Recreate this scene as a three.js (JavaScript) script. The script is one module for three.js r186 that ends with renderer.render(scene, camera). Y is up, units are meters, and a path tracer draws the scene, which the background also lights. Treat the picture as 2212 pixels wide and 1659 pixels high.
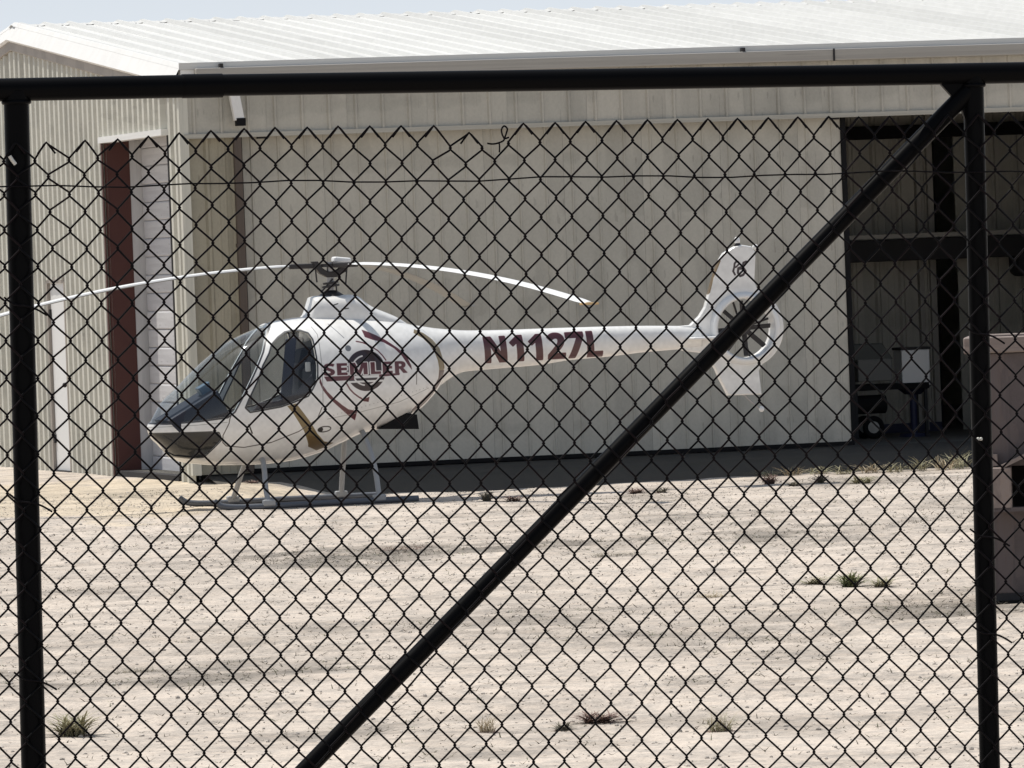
import * as THREE from 'three';
import { mergeGeometries, mergeVertices, toCreasedNormals } from 'three/addons/utils/BufferGeometryUtils.js';
import { RoundedBoxGeometry } from 'three/addons/geometries/RoundedBoxGeometry.js';
import { Brush, Evaluator, SUBTRACTION, HOLLOW_INTERSECTION } from 'three-bvh-csg';

// ------------------------------------------------------------------ camera, sky, sun, exposure
const F = 15000, CX = 1106, CY = 829.5, EYE = 2.19;            // measured on a 2212 x 1659 view of the photograph
const scene = new THREE.Scene();
const camera = new THREE.PerspectiveCamera(2 * Math.atan(CY / F) * 180 / Math.PI, 4 / 3, 0.5, 6000);
camera.position.set(0, EYE, 0);
camera.rotation.order = 'YXZ';
camera.rotation.set(-0.01737, 0, -0.0385);
camera.updateMatrixWorld(true);
scene.add(camera);

const SUN = new THREE.Vector3(-0.555, 1.70, -0.375).normalize();
function skyTexture() {
  const w = 512, h = 256, data = new Float32Array(w * h * 4), d = new THREE.Vector3();
  const hor = [0.44, 0.475, 0.505], zen = [0.20, 0.28, 0.42], haze = [0.57, 0.60, 0.63];
  for (let j = 0; j < h; j++) for (let i = 0; i < w; i++) {
    const el = ((j + 0.5) / h - 0.5) * Math.PI, az = ((i + 0.5) / w - 0.5) * 2 * Math.PI;
    d.set(Math.cos(el) * Math.cos(az), Math.sin(el), Math.cos(el) * Math.sin(az));
    const t = Math.pow(Math.max(0, Math.sin(el)), 0.55);
    const c = Math.max(0, d.dot(SUN)), glow = 0.55 * Math.pow(c, 8) + 1.6 * Math.pow(c, 60);
    const o = (j * w + i) * 4;
    for (let k = 0; k < 3; k++) {
      let v = hor[k] * (1 - t) + zen[k] * t + haze[k] * Math.exp(-Math.max(0, el) / 0.10) + glow * [1, 0.96, 0.9][k];
      if (el < 0) v = [0.42, 0.38, 0.33][k];
      data[o + k] = v;
    }
    data[o + 3] = 1;
  }
  const tx = new THREE.DataTexture(data, w, h, THREE.RGBAFormat, THREE.FloatType);
  tx.mapping = THREE.EquirectangularReflectionMapping;
  tx.magFilter = THREE.LinearFilter; tx.minFilter = THREE.LinearFilter; tx.needsUpdate = true;
  return tx;
}
const SKY = skyTexture();
scene.background = SKY; scene.environment = SKY;
const sun = new THREE.DirectionalLight(new THREE.Color().setRGB(1, 0.95, 0.87), 5.0);
sun.position.copy(SUN).multiplyScalar(120).add(new THREE.Vector3(0, 0, -62));
sun.target.position.set(0, 0, -62); scene.add(sun, sun.target);
sun.castShadow = true; sun.shadow.mapSize.set(4096, 4096);
Object.assign(sun.shadow.camera, { left: -50, right: 50, top: 70, bottom: -70, near: 1, far: 300 });
const renderer = new THREE.WebGLRenderer({ antialias: true });
renderer.setSize(1024, 768); renderer.shadowMap.enabled = true;
renderer.toneMapping = THREE.LinearToneMapping; renderer.toneMappingExposure = 0.91;

// ------------------------------------------------------------------ helpers
let seed = 7;
const rnd = () => { seed = (seed * 1664525 + 1013904223) >>> 0; return seed / 4294967296; };
const rr = (a, b) => a + (b - a) * rnd();
const V3 = (x, y, z) => new THREE.Vector3(x, y, z);
const lerp = (a, b, t) => a + (b - a) * t;
const sstep = (a, b, x) => { const t = Math.min(1, Math.max(0, (x - a) / (b - a))); return t * t * (3 - 2 * t); };
const hash = (x, y) => { const s = Math.sin(x * 127.1 + y * 311.7) * 43758.5453; return s - Math.floor(s); };
function vnoise(x, y, per = 0) {
  const xi = Math.floor(x), yi = Math.floor(y), fx = x - xi, fy = y - yi;
  const m = (k) => per ? ((k % per) + per) % per : k;
  const u = fx * fx * (3 - 2 * fx), v = fy * fy * (3 - 2 * fy);
  return lerp(lerp(hash(m(xi), m(yi)), hash(m(xi + 1), m(yi)), u), lerp(hash(m(xi), m(yi + 1)), hash(m(xi + 1), m(yi + 1)), u), v);
}
const fbm = (x, y, o = 4) => { let s = 0, a = 0.5, f = 1, n = 0; for (let i = 0; i < o; i++) { s += a * vnoise(x * f + i * 17.3, y * f - i * 9.1); n += a; a *= 0.5; f *= 2.03; } return s / n; };
function ray(u, v) { return V3((u - CX) / F, -(v - CY) / F, -1).applyQuaternion(camera.quaternion); }
function at(u, v, d) { const r = ray(u, v); return V3(0, EYE, 0).addScaledVector(r, d / -r.z); }
function hit(u, v, P, n) { const r = ray(u, v), c = V3(0, EYE, 0); return c.clone().addScaledVector(r, P.clone().sub(c).dot(n) / r.dot(n)); }
const groundAt = (u, v, y = 0) => hit(u, v, V3(0, y, 0), V3(0, 1, 0));

const used = {};
function numbered(n) { used[n] = (used[n] ?? -1) + 1; return used[n] ? n + '_' + String(used[n]).padStart(3, '0') : n; }
function shadowed(o) { o.castShadow = true; o.receiveShadow = true; return o; }
function part(name, geo, mat, parent) { const m = shadowed(new THREE.Mesh(geo, mat)); m.name = name; parent.add(m); return m; }
function sub(name, parent) { const g = new THREE.Group(); g.name = name; parent.add(g); return g; }
function thing(name, label, category, group) {
  const g = new THREE.Group(); g.name = numbered(name); g.userData = { label, category }; if (group) g.userData.group = group;
  scene.add(g); return g;
}
const rgb = (r, g, b) => new THREE.Color().setRGB(r, g, b);
function mat(c, rough, o = {}) { return new THREE.MeshStandardMaterial({ color: rgb(...c), roughness: rough, ...o }); }
function box(w, h, d, x = 0, y = 0, z = 0, r = 0) {
  const g = r ? new RoundedBoxGeometry(w, h, d, 2, r) : new THREE.BoxGeometry(w, h, d);
  return g.translate(x, y, z);
}
function noiseTex(n, fn, metres = 1, srgb = false) {            // fn(u, v) -> [r, g, b] linear 0..1
  const d = new Uint8Array(n * n * 4);
  const enc = (v) => { v = Math.min(1, Math.max(0, v)); return 255 * (srgb ? (v <= 0.0031308 ? 12.92 * v : 1.055 * Math.pow(v, 1 / 2.4) - 0.055) : v); };
  for (let j = 0; j < n; j++) for (let i = 0; i < n; i++) { const c = fn(i / n, j / n), o = (j * n + i) * 4; d[o] = enc(c[0]); d[o + 1] = enc(c[1]); d[o + 2] = enc(c[2]); d[o + 3] = 255; }
  const t = new THREE.DataTexture(d, n, n); t.wrapS = t.wrapT = THREE.RepeatWrapping; t.magFilter = THREE.LinearFilter; t.minFilter = THREE.LinearMipmapLinearFilter; t.generateMipmaps = true;
  if (srgb) t.colorSpace = THREE.SRGBColorSpace; t.repeat.set(1 / metres, 1 / metres); t.needsUpdate = true; return t;
}
const pn = (u, v, f) => vnoise(u * f, v * f, f);                 // periodic noise
// tube along a polyline (mitred), kept cheap
function polyTube(pts, r, sides = 6, cap = true) {
  const P = [], N = [], I = [], up = V3(0, 0, 1), t = V3(), b = V3(), n = V3(), q = V3();
  for (let i = 0; i < pts.length; i++) {
    const a = pts[Math.max(0, i - 1)], c = pts[Math.min(pts.length - 1, i + 1)];
    t.subVectors(c, a).normalize();
    b.crossVectors(t, Math.abs(t.z) > 0.9 ? V3(0, 1, 0) : up).normalize(); n.crossVectors(b, t).normalize();
    const rad = typeof r === 'function' ? r(i / (pts.length - 1)) : r;
    for (let k = 0; k < sides; k++) {
      const an = k / sides * Math.PI * 2; q.copy(b).multiplyScalar(Math.cos(an)).addScaledVector(n, Math.sin(an));
      P.push(pts[i].x + q.x * rad, pts[i].y + q.y * rad, pts[i].z + q.z * rad); N.push(q.x, q.y, q.z);
    }
  }
  for (let i = 0; i < pts.length - 1; i++) for (let k = 0; k < sides; k++) {
    const k2 = (k + 1) % sides, a = i * sides + k, bb = i * sides + k2, c = a + sides, d = bb + sides; I.push(a, c, bb, bb, c, d);
  }
  if (cap) for (const [s, dir] of [[0, 1], [(pts.length - 1) * sides, -1]]) for (let k = 1; k < sides - 1; k++) dir > 0 ? I.push(s, s + k, s + k + 1) : I.push(s, s + k + 1, s + k);
  const g = new THREE.BufferGeometry();
  g.setAttribute('position', new THREE.Float32BufferAttribute(P, 3)); g.setAttribute('normal', new THREE.Float32BufferAttribute(N, 3));
  g.setAttribute('uv', new THREE.Float32BufferAttribute(new Float32Array(P.length / 3 * 2), 2)); g.setIndex(I); return g;
}
function smoothTube(pts, r, n = 24, sides = 8) { return polyTube(new THREE.CatmullRomCurve3(pts).getPoints(n), r, sides); }
function pchip(xs, ys) {
  const n = xs.length, h = [], d = [], m = new Array(n).fill(0);
  for (let i = 0; i < n - 1; i++) { h[i] = xs[i + 1] - xs[i]; d[i] = (ys[i + 1] - ys[i]) / h[i]; }
  for (let i = 1; i < n - 1; i++) m[i] = d[i - 1] * d[i] <= 0 ? 0 : 2 * d[i - 1] * d[i] / (d[i - 1] + d[i]);
  m[0] = d[0]; m[n - 1] = d[n - 2];
  return (x) => {
    if (x <= xs[0]) return ys[0]; if (x >= xs[n - 1]) return ys[n - 1];
    let i = 0; while (x > xs[i + 1]) i++;
    const t = (x - xs[i]) / h[i], t2 = t * t, t3 = t2 * t;
    return (2 * t3 - 3 * t2 + 1) * ys[i] + (t3 - 2 * t2 + t) * h[i] * m[i] + (-2 * t3 + 3 * t2) * ys[i + 1] + (t3 - t2) * h[i] * m[i + 1];
  };
}
function sheet(P, uv, I) {
  const g = new THREE.BufferGeometry(); g.setAttribute('position', new THREE.Float32BufferAttribute(P, 3)); g.setAttribute('uv', new THREE.Float32BufferAttribute(uv, 2));
  g.setIndex(I); g.computeVertexNormals(); return g;
}

// ------------------------------------------------------------------ ground
const HB = 0.268, HUX = V3(Math.cos(HB), 0, -Math.sin(HB)), HUZ = V3(Math.sin(HB), 0, Math.cos(HB));
const HC = V3(-3.484, 0, -76);                                   // corner of the hangar
const RUTS = [[34.2, 0.10, 0.04, 0.022], [39.5, -0.22, 0.05, 0.03], [46.5, 0.15, -0.03, 0.028], [53.2, -0.12, 0.03, 0.04], [59.0, 0.10, 0.02, 0.03]];   // old wheel tracks
function gh(x, z) {
  const d = -z, t = sstep(66, 74.5, d);
  const drop = t * lerp(0.085, 0.25, sstep(-3.0, -1.7, x + (d - 75) * -0.27));
  const near = sstep(140, 90, d);
  let rut = 0;
  if (d > 26 && d < 68) for (const [d0, sl, cv2, dep] of RUTS) { const c = d0 + sl * x + cv2 * x * x + 0.25 * (vnoise(x * 0.5 + d0, 3) - 0.5); for (const o of [0, 1.5]) { const q = (d - c - o) / 0.17; if (Math.abs(q) < 4) rut += dep * (-Math.exp(-q * q) + 0.55 * Math.exp(-Math.pow((Math.abs(q) - 1.6) / 0.5, 2))) * (0.4 + 0.9 * vnoise(x * 0.9 + d0 * 3, o)); } }
  return -drop - 0.004 + rut + near * ((fbm(x * 0.6, d * 0.6, 4) - 0.5) * 0.045 + (fbm(x * 2.4 + 9, d * 2.4, 3) - 0.5) * 0.03);
}
// where dark soil and dry stubble lie (bands seen on the lot)
function soil(x, d) {
  const wob = (fbm(x * 0.9 + 3, d * 0.5, 3) - 0.5);
  const band = (c, w, xa, xb) => Math.exp(-Math.pow((d - c - wob * 3.2) / w, 2)) * sstep(xa - 1, xa + 0.6, x) * (1 - sstep(xb - 0.6, xb + 1, x));
  let s = 1.15 * band(53.6, 1.5, -2.2, 2.4) + 0.85 * band(38.6, 0.8, -4, -0.7) + 0.5 * band(41.6, 1.2, 0.9, 3.6) + 0.5 * band(33.0, 0.5, 0.0, 1.8) + 0.35 * band(58.5, 0.7, -5, -1);
  s += 0.55 * sstep(0.56, 0.72, fbm(x * 0.7 + 40, d * 0.33, 4));
  return Math.min(1, s);
}
const groundTex = noiseTex(1024, (u, v) => {
  const a = pn(u, v, 8), b = pn(u + 0.3, v, 32), c = pn(u, v + 0.6, 128), e = pn(u + 0.1, v + 0.2, 400);
  let k = 0.80 + 0.30 * (a - 0.5) + 0.26 * (b - 0.5) + 0.26 * (c - 0.5) + 0.28 * (e - 0.5);
  if (e > 0.86 && c > 0.5) k *= 0.62; if (e < 0.1) k *= 1.1;
  const w = 0.04 * (b - 0.5);
  return [k * (1 + w), k, k * (1 - w)];
}, 2.6, true);
const groundBump = noiseTex(512, (u, v) => { const k = 0.5 * pn(u, v, 24) + 0.3 * pn(u, v, 90) + 0.2 * pn(u, v, 220); return [k, k, k]; }, 2.1);
{
  const xs = [], ds = [];
  for (let x = -9; x <= 9.001; x += 0.14) xs.push(x);
  for (let k = 1; k < 26; k++) { const e = 0.3 * (Math.pow(1.42, k) - 1); xs.push(9 + e); xs.unshift(-9 - e); }
  for (let d = 24; d <= 78; d += d < 67 ? 0.07 : 0.15) ds.push(d);
  for (let k = 1; k < 26; k++) { const e = 0.3 * (Math.pow(1.42, k) - 1); ds.push(78 + e); ds.unshift(24 - e); }
  const P = [], U = [], C = [], I = [], nx = xs.length;
  for (const d of ds) for (const x of xs) {
    P.push(x, gh(x, -d), -d); U.push(x, d);
    const s = d > 20 && d < 80 ? soil(x, d) : 0.15, m = fbm(x * 0.35 + 5, d * 0.35 + 2, 4), q = fbm(x * 2.6, d * 2.4, 5);
    const dk = Math.min(1, 0.25 * s + 0.8 * s * sstep(0.50, 0.58, q + 0.16 * (s - 0.4))), y = sstep(0.0, 0.25, 1.1 - Math.hypot(x + 5.2, (d - 72) * 0.45) / 3.6 + 1.6 * (fbm(x * 1.1 + 20, d * 0.5 + 7, 4) - 0.5));   // patch of yellow sand by the roll-up door
    C.push(lerp(0.57, 0.27, dk) * (0.9 + 0.2 * m) * (1 + 0.05 * y), lerp(0.498, 0.236, dk) * (0.9 + 0.2 * m) * (1 + 0.02 * y), lerp(0.428, 0.20, dk) * (0.9 + 0.2 * m) * (1 - 0.09 * y));
  }
  for (let j = 0; j < ds.length - 1; j++) for (let i = 0; i < nx - 1; i++) { const a = j * nx + i; I.push(a, a + 1, a + nx, a + 1, a + nx + 1, a + nx); }
  const g = sheet(P, U, I); g.setAttribute('color', new THREE.Float32BufferAttribute(C, 3));
  const m = new THREE.MeshStandardMaterial({ vertexColors: true, map: groundTex, bumpMap: groundBump, bumpScale: 0.02, roughness: 0.97 });
  const o = part('ground', g, m, scene); o.userData.kind = 'structure';
}

// ------------------------------------------------------------------ hangar
const wallTone = noiseTex(512, (u, v) => { const k = 0.90 + 0.10 * (pn(u, v, 6) - 0.5) + 0.05 * (pn(u * 1, v * 0.15, 60) - 0.5) + 0.08 * (pn(u, v, 160) - 0.5) - (vnoise(u * 90, v * 14, 0) > 0.93 && u < 0.97 ? 0.16 : 0) - 0.10 * sstep(0.62, 0.8, pn(u + 0.4, v, 11)); return [k, k * 0.995, k * 0.985]; }, 3, true);
const roofTone = noiseTex(256, (u, v) => { const k = 0.93 + 0.07 * (pn(u, v, 5) - 0.5) + 0.06 * (pn(u, v, 40) - 0.5); return [k, k, k * 0.995]; }, 4, true);
const M = {
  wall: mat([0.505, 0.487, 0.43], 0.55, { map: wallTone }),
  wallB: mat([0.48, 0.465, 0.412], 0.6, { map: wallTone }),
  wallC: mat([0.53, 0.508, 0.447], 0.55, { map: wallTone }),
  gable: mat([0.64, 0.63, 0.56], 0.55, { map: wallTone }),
  olive: mat([0.40, 0.37, 0.29], 0.6, { map: wallTone }),  // darker wall tone for the front corner, shade put into the colour
  roof: mat([0.665, 0.665, 0.65], 0.5, { map: roofTone }),
  roofB: mat([0.62, 0.62, 0.605], 0.5, { map: roofTone }),
  gutter: mat([0.43, 0.41, 0.375], 0.5, { map: wallTone }),
  whiteTrim: mat([0.83, 0.825, 0.81], 0.5, { map: roofTone }),
  rake: mat([0.40, 0.36, 0.32], 0.6, { map: wallTone }),
  slat: mat([0.66, 0.66, 0.68], 0.5, { map: wallTone }),
  slatB: mat([0.62, 0.62, 0.65], 0.5, { map: wallTone }),
  redBrown: mat([0.075, 0.022, 0.018], 0.6),
  brownPipe: mat([0.10, 0.075, 0.06], 0.6, { map: wallTone }),
  doorWhite: mat([0.72, 0.72, 0.71], 0.45),
  black: new THREE.MeshPhysicalMaterial({ color: rgb(0.010, 0.010, 0.011), roughness: 0.8, specularIntensity: 0.25 }),
  dark: new THREE.MeshPhysicalMaterial({ color: rgb(0.035, 0.034, 0.036), roughness: 0.8, specularIntensity: 0.4 }),
  navy: mat([0.018, 0.022, 0.06], 0.6),
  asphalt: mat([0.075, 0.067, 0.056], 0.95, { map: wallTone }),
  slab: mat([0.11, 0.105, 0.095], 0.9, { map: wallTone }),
};
const hangar = thing('hangar', 'long beige ribbed metal hangar with white roof and half open sliding door', 'hangar');
hangar.position.copy(HC); hangar.rotation.y = HB;
const EAVE = 4.44, HALF = 9.05, SLOPE = 0.094, LEN = 17;
// profile of a ribbed metal sheet: list of [s, height]
function ribProfile(w, pitch = 0.305, rib = 0.03, top = 0.025, foot = 0.075, phase = 0.07, minor = true) {
  const p = [[0, 0]];
  for (let s = phase; s + foot / 2 < w; s += pitch) {
    p.push([s - foot / 2, 0], [s - top / 2, rib], [s + top / 2, rib], [s + foot / 2, 0]);
    if (minor) for (const q of [0.4, 0.66]) { const c = s + pitch * q; if (c + 0.02 < w) p.push([c - 0.018, 0], [c, 0.006], [c + 0.018, 0]); }
  }
  p.push([w, 0]); return p.filter((e, i) => i === 0 || e[0] > p[i - 1][0] + 1e-4);
}
// sheet from a profile; map(s, h, t) -> Vector3, t = 0..1 along the length
function ribSheet(w, prof, map, len) {
  const P = [], U = [], I = [], n = prof.length;
  prof.forEach(([s, h]) => { for (const t of [0, 1]) { const q = map(s, h, t); P.push(q.x, q.y, q.z); U.push(s + q.x * 0.37, t * len(s) + q.z * 0.21); } });
  for (let i = 0; i < n - 1; i++) { const a = i * 2; I.push(a, a + 2, a + 1, a + 2, a + 3, a + 1); }
  let g = sheet(P, U, I).toNonIndexed(); g.computeVertexNormals(); return g;
}
function panels(name, from, to, parent, mats, make, step = 0.915) {
  for (let s = from; s < to - 0.02; s += step) { const w = Math.min(step, to - s) - 0.002; part(name, make(s, w), mats[Math.floor(hash(s * 3.7, from + 2) * mats.length)], parent); }
}
{
  // front header: ribbed band under the gutter, along the whole front
  const header = sub('header', hangar);
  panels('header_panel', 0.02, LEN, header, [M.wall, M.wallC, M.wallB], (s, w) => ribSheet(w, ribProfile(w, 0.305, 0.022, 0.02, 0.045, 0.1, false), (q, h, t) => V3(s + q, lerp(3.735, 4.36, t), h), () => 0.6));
  part('header_trim', box(LEN, 0.05, 0.09, LEN / 2, 3.71, -0.01), M.wallB, header);
  part('header_back', box(LEN - 0.1, 0.62, 0.02, LEN / 2 + 0.04, 4.05, -0.03), M.wallB, header);
  // gutter
  const gut = sub('gutter', hangar);
  part('gutter_trough', box(LEN - 0.1, 0.13, 0.16, LEN / 2 + 0.08, 4.385, 0.085, 0.012), M.gutter, gut);
  for (const x of [0.42, 6.4, 12.5]) part('gutter_bracket', box(0.035, 0.05, 0.14, x, 4.47, 0.085), M.dark, gut);
  part('gutter_joint', box(0.02, 0.14, 0.012, 7.45, 4.385, 0.172), M.dark, gut);
  part('eave_return', box(0.17, 0.13, 0.13, 0.062, 4.375, 0.0, 0.006), M.whiteTrim, gut);
  // corner wall of the front, beside the sliding door; its shade is in the panel tone
  const fw = sub('front_wall', hangar);
  panels('wall_panel', 0.03, 0.66, fw, [M.olive], (s, w) => ribSheet(w, ribProfile(w, 0.305, 0.03, 0.025, 0.075, 0.24), (q, h, t) => V3(s + q, lerp(0, 3.70, t), -0.10 + h), () => 3.7));
  part('corner_trim', box(0.10, 4.3, 0.10, -0.0, 2.15, -0.03), M.gable, fw);
  panels('wall_panel', 10.45, LEN, fw, [M.wall, M.wallB], (s, w) => ribSheet(w, ribProfile(w), (q, h, t) => V3(s + q, lerp(0, 3.70, t), -0.10 + h), () => 3.7));  // unseen stretch, added to narrow the opening and darken the inside
  part('wall_backing', box(6.5, 3.7, 0.03, 13.72, 1.85, -0.14), M.dark, fw);  // backs the added stretch of wall
  part('wall_backing', box(0.6, 3.7, 0.03, 0.33, 1.85, -0.14), M.dark, fw);
  // downspout
  const ds = sub('downspout', hangar);
  part('outlet', box(0.11, 0.46, 0.09, 0, 0, 0, 0.008).rotateZ(0.16).translate(0.565, 4.10, 0.11), M.whiteTrim, ds);
  part('outlet_mouth', box(0.10, 0.085, 0.095, 0.615, 3.85, 0.115), M.black, ds);
  part('pipe', box(0.088, 3.68, 0.07, 0.60, 1.85, -0.02, 0.012), M.brownPipe, ds);
  for (const y of [0.9, 2.5]) part('pipe_strap', box(0.10, 0.04, 0.085, 0.60, y, -0.02), M.brownPipe, ds);
  // sliding door
  const sd = sub('sliding_door', hangar);
  panels('door_sheet', 0.69, 7.60, sd, [M.wall, M.wallB, M.wallC], (s, w) => ribSheet(w, ribProfile(w, 0.305, 0.014, 0.014, 0.032, 0.1, false), (q, h, t) => V3(s + q, lerp(0.04, 3.73, t), -0.17 + h), () => 3.7));
  part('door_back', box(6.94, 3.68, 0.03, 4.15, 1.88, -0.215), M.dark, sd);
  part('door_edge', box(0.055, 3.69, 0.07, 7.63, 1.885, -0.185), M.black, sd);
  part('door_sill', box(6.95, 0.045, 0.06, 4.15, 0.02, -0.175), M.black, sd);
  part('door_roller', box(0.10, 0.07, 0.05, 7.52, 3.70, -0.12), M.dark, sd);
  part('door_roller', box(0.10, 0.07, 0.05, 0.9, 3.70, -0.12), M.dark, sd);

  // gable wall (faces the lot's left): sheets run up to the rake
  const gw = sub('gable_wall', hangar);
  const top = (s) => EAVE - 0.06 + SLOPE * (s < HALF ? s : 2 * HALF - s);
  const gs = (s, w, y0, y1) => ribSheet(w, ribProfile(w, 0.277, 0.062, 0.095, 0.175, 0.12, false), (q, h, t) => V3(-h, t ? (y1 ?? top(s + q)) : y0, -(s + q)), () => 4);
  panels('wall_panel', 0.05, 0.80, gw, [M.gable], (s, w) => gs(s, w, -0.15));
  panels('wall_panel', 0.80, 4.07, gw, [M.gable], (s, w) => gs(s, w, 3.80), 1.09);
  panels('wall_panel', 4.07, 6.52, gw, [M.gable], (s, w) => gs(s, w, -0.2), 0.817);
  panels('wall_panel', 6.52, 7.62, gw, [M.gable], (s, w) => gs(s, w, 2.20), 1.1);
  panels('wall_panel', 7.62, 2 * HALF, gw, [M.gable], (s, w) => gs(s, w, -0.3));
  part('opening_header', box(0.15, 0.07, 3.36, -0.01, 3.785, -2.44), M.whiteTrim, gw);
  part('near_jamb', box(0.46, 3.80, 0.05, 0.22, 1.88, -0.80), M.dark, gw);
  part('far_jamb_lining', box(0.20, 3.86, 0.05, 0.365, 1.85, -4.105), M.slat, gw);
  part('far_jamb', box(0.29, 3.92, 0.05, 0.125, 1.82, -4.10), M.redBrown, gw);
  part('jamb_face', box(0.012, 3.9, 0.06, -0.045, 1.83, -4.11), M.redBrown, gw);
  part('opening_soffit', box(0.44, 0.05, 3.24, 0.22, 3.80, -2.44), M.wallB, gw);
  part('opening_step', box(0.46, 0.10, 3.3, 0.20, -0.07, -2.44), M.dark, gw);
  part('gable_backing', box(0.02, 3.9, 0.70, 0.05, 1.9, -0.43), M.dark, gw);
  part('gable_backing', box(0.02, 4.2, 2.3, 0.05, 2.0, -5.35), M.dark, gw);
  part('gable_backing', box(0.02, 4.1, 10.4, 0.05, 1.95, -12.9), M.dark, gw);
  // roll-up door of horizontal slats
  const rd = sub('roll_up_door', hangar);
  const slatG = new RoundedBoxGeometry(0.05, 0.207, 3.24, 2, 0.02);
  for (let k = 0; k < 19; k++) { const m = part('slat', slatG, k % 3 ? M.slat : M.slatB, rd); m.position.set(0.425 + 0.006 * (k % 2), -0.08 + 0.105 + k * 0.2085, -2.44); }
  part('bottom_bar', box(0.07, 0.07, 3.24, 0.425, -0.09, -2.44), M.dark, rd);
  // personnel door
  const pd = sub('personnel_door', hangar);
  part('door_leaf', box(0.05, 2.24, 0.95, 0.012, 1.045, -7.06, 0.004), M.doorWhite, pd);
  for (const z of [-6.55, -7.57]) part('door_frame', box(0.10, 2.30, 0.06, 0.0, 1.08, z), M.rake, pd);
  part('door_frame', box(0.10, 0.07, 1.08, 0.0, 2.20, -7.06), M.rake, pd);
  part('handle', new THREE.SphereGeometry(0.03, 12, 8).translate(-0.055, 0.95, -6.68), M.dark, pd);
  part('hinge', box(0.03, 0.10, 0.03, -0.025, 1.8, -7.50), M.dark, pd);
  part('hinge', box(0.03, 0.10, 0.03, -0.025, 0.3, -7.50), M.dark, pd);
  part('threshold', box(0.14, 0.03, 1.0, -0.01, -0.09, -7.06), M.dark, pd);

  // roof: ribbed sheets from eave to ridge, both slopes
  const roof = sub('roof', hangar);
  const up = (z) => EAVE + SLOPE * (z > -HALF ? -z : 2 * HALF + z);
  panels('roof_panel', -0.04, LEN, roof, [M.roof, M.roof, M.roofB], (s, w) => ribSheet(w, ribProfile(w, 0.305, 0.045, 0.03, 0.08, 0.1), (q, h, t) => V3(s + q, up(lerp(0.06, -HALF, t)) + h + 0.02, lerp(0.06, -HALF, t)), () => 9.1));
  panels('roof_panel', -0.04, LEN, roof, [M.roofB], (s, w) => ribSheet(w, ribProfile(w, 0.305, 0.045, 0.03, 0.08, 0.1), (q, h, t) => V3(s + q, up(lerp(-HALF, -2 * HALF - 0.06, t)) + h + 0.02, lerp(-HALF, -2 * HALF - 0.06, t)), () => 9.1));
  for (let k = 0; k < 6; k++) {
    const x0 = -0.06 + k * 2.9, w = 2.86;
    const rc = ribSheet(w, ribProfile(w, 0.305, 0.012, 0.04, 0.12, 0.1), (q, h, t) => V3(x0 + q, 5.328 + h * 0.6 - 0.03 * t, -HALF + 0.02 + 0.16 * t), () => 0.3);
    const rc2 = ribSheet(w, ribProfile(w, 0.305, 0.012, 0.04, 0.12, 0.1), (q, h, t) => V3(x0 + q, 5.328 + h * 0.6 - 0.03 * (1 - t), -HALF + 0.02 - 0.16 * (1 - t)), () => 0.3);
    part('ridge_cap', mergeGeometries([rc, rc2]), M.roofB, roof);
  }
  part('eave_trim', box(LEN + 0.04, 0.075, 0.012, LEN / 2 - 0.02, 4.478, 0.068), M.roof, roof);
  // rake trims on the gable
  const rg = (z0, z1, y0, y1, hh, x, th) => {
    const sh = new THREE.Shape([new THREE.Vector2(-z0, y0), new THREE.Vector2(-z1, y1), new THREE.Vector2(-z1, y1 + hh), new THREE.Vector2(-z0, y0 + hh)]);
    return new THREE.ExtrudeGeometry(sh, { depth: th, bevelEnabled: true, bevelSize: 0.008, bevelThickness: 0.008, bevelSegments: 1 }).rotateY(Math.PI / 2).translate(x, 0, 0);
  };
  for (const [z0, z1] of [[0.06, -HALF], [-HALF, -2 * HALF - 0.06]]) {
    const Q = [];                                                   // folded sheet trim: a slope facing out and up, and a return below
    for (const z of [z0, z1]) for (const [x, dy] of [[0.03, 0.065], [-0.01, 0.07], [-0.125, -0.14], [-0.10, -0.165], [0.0, -0.165]]) Q.push(x, up(z) + dy, z);
    const qi = []; for (let k = 0; k < 4; k++) qi.push(k, k + 1, k + 5, k + 1, k + 6, k + 5);
    const qg = sheet(Q, Q.filter((_, i) => i % 3 !== 0), qi).toNonIndexed(); qg.computeVertexNormals();
    part('rake_cap', qg, M.whiteTrim, roof);
    part('rake_board', rg(z0, z1, up(z0) - 0.27, up(z1) - 0.27, 0.105, -0.075, 0.035), M.rake, roof);
  }
  // closing walls, slab and inside partition
  part('back_wall', box(LEN, 4.6, 0.05, LEN / 2, 2.1, -2 * HALF + 0.05), M.wallB, hangar);
  part('end_wall', box(0.05, 5.2, 2 * HALF - 0.3, LEN, 2.3, -HALF), M.wallB, hangar);
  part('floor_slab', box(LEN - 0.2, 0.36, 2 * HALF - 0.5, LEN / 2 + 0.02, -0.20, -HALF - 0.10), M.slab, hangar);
  const ip = sub('inner_partition', hangar);
  const inner = (s, w) => ribSheet(w, ribProfile(w, 0.305, 0.035, 0.03, 0.085, 0.18), (q, h, t) => V3(s + q, lerp(-0.02, 4.7, t), -5 + h), () => 4.7);
  panels('partition_panel', 3.4, 10.24, ip, [M.wallB, M.wall], inner, 0.60);
  panels('partition_panel', 10.60, 16.9, ip, [M.wallB], inner, 0.60);
  part('partition_trim', box(0.07, 4.6, 0.10, 10.27, 2.3, -4.98), M.gutter, ip);
  part('partition_trim', box(0.05, 4.6, 0.10, 10.11, 2.3, -4.95), M.gutter, ip);
  part('partition_base', box(6.9, 0.12, 0.05, 6.85, 0.03, -4.93), M.navy, ip);
  part('partition_side', box(0.05, 4.3, 4.7, 3.4, 2.15, -2.6), M.wallB, hangar);
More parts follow.
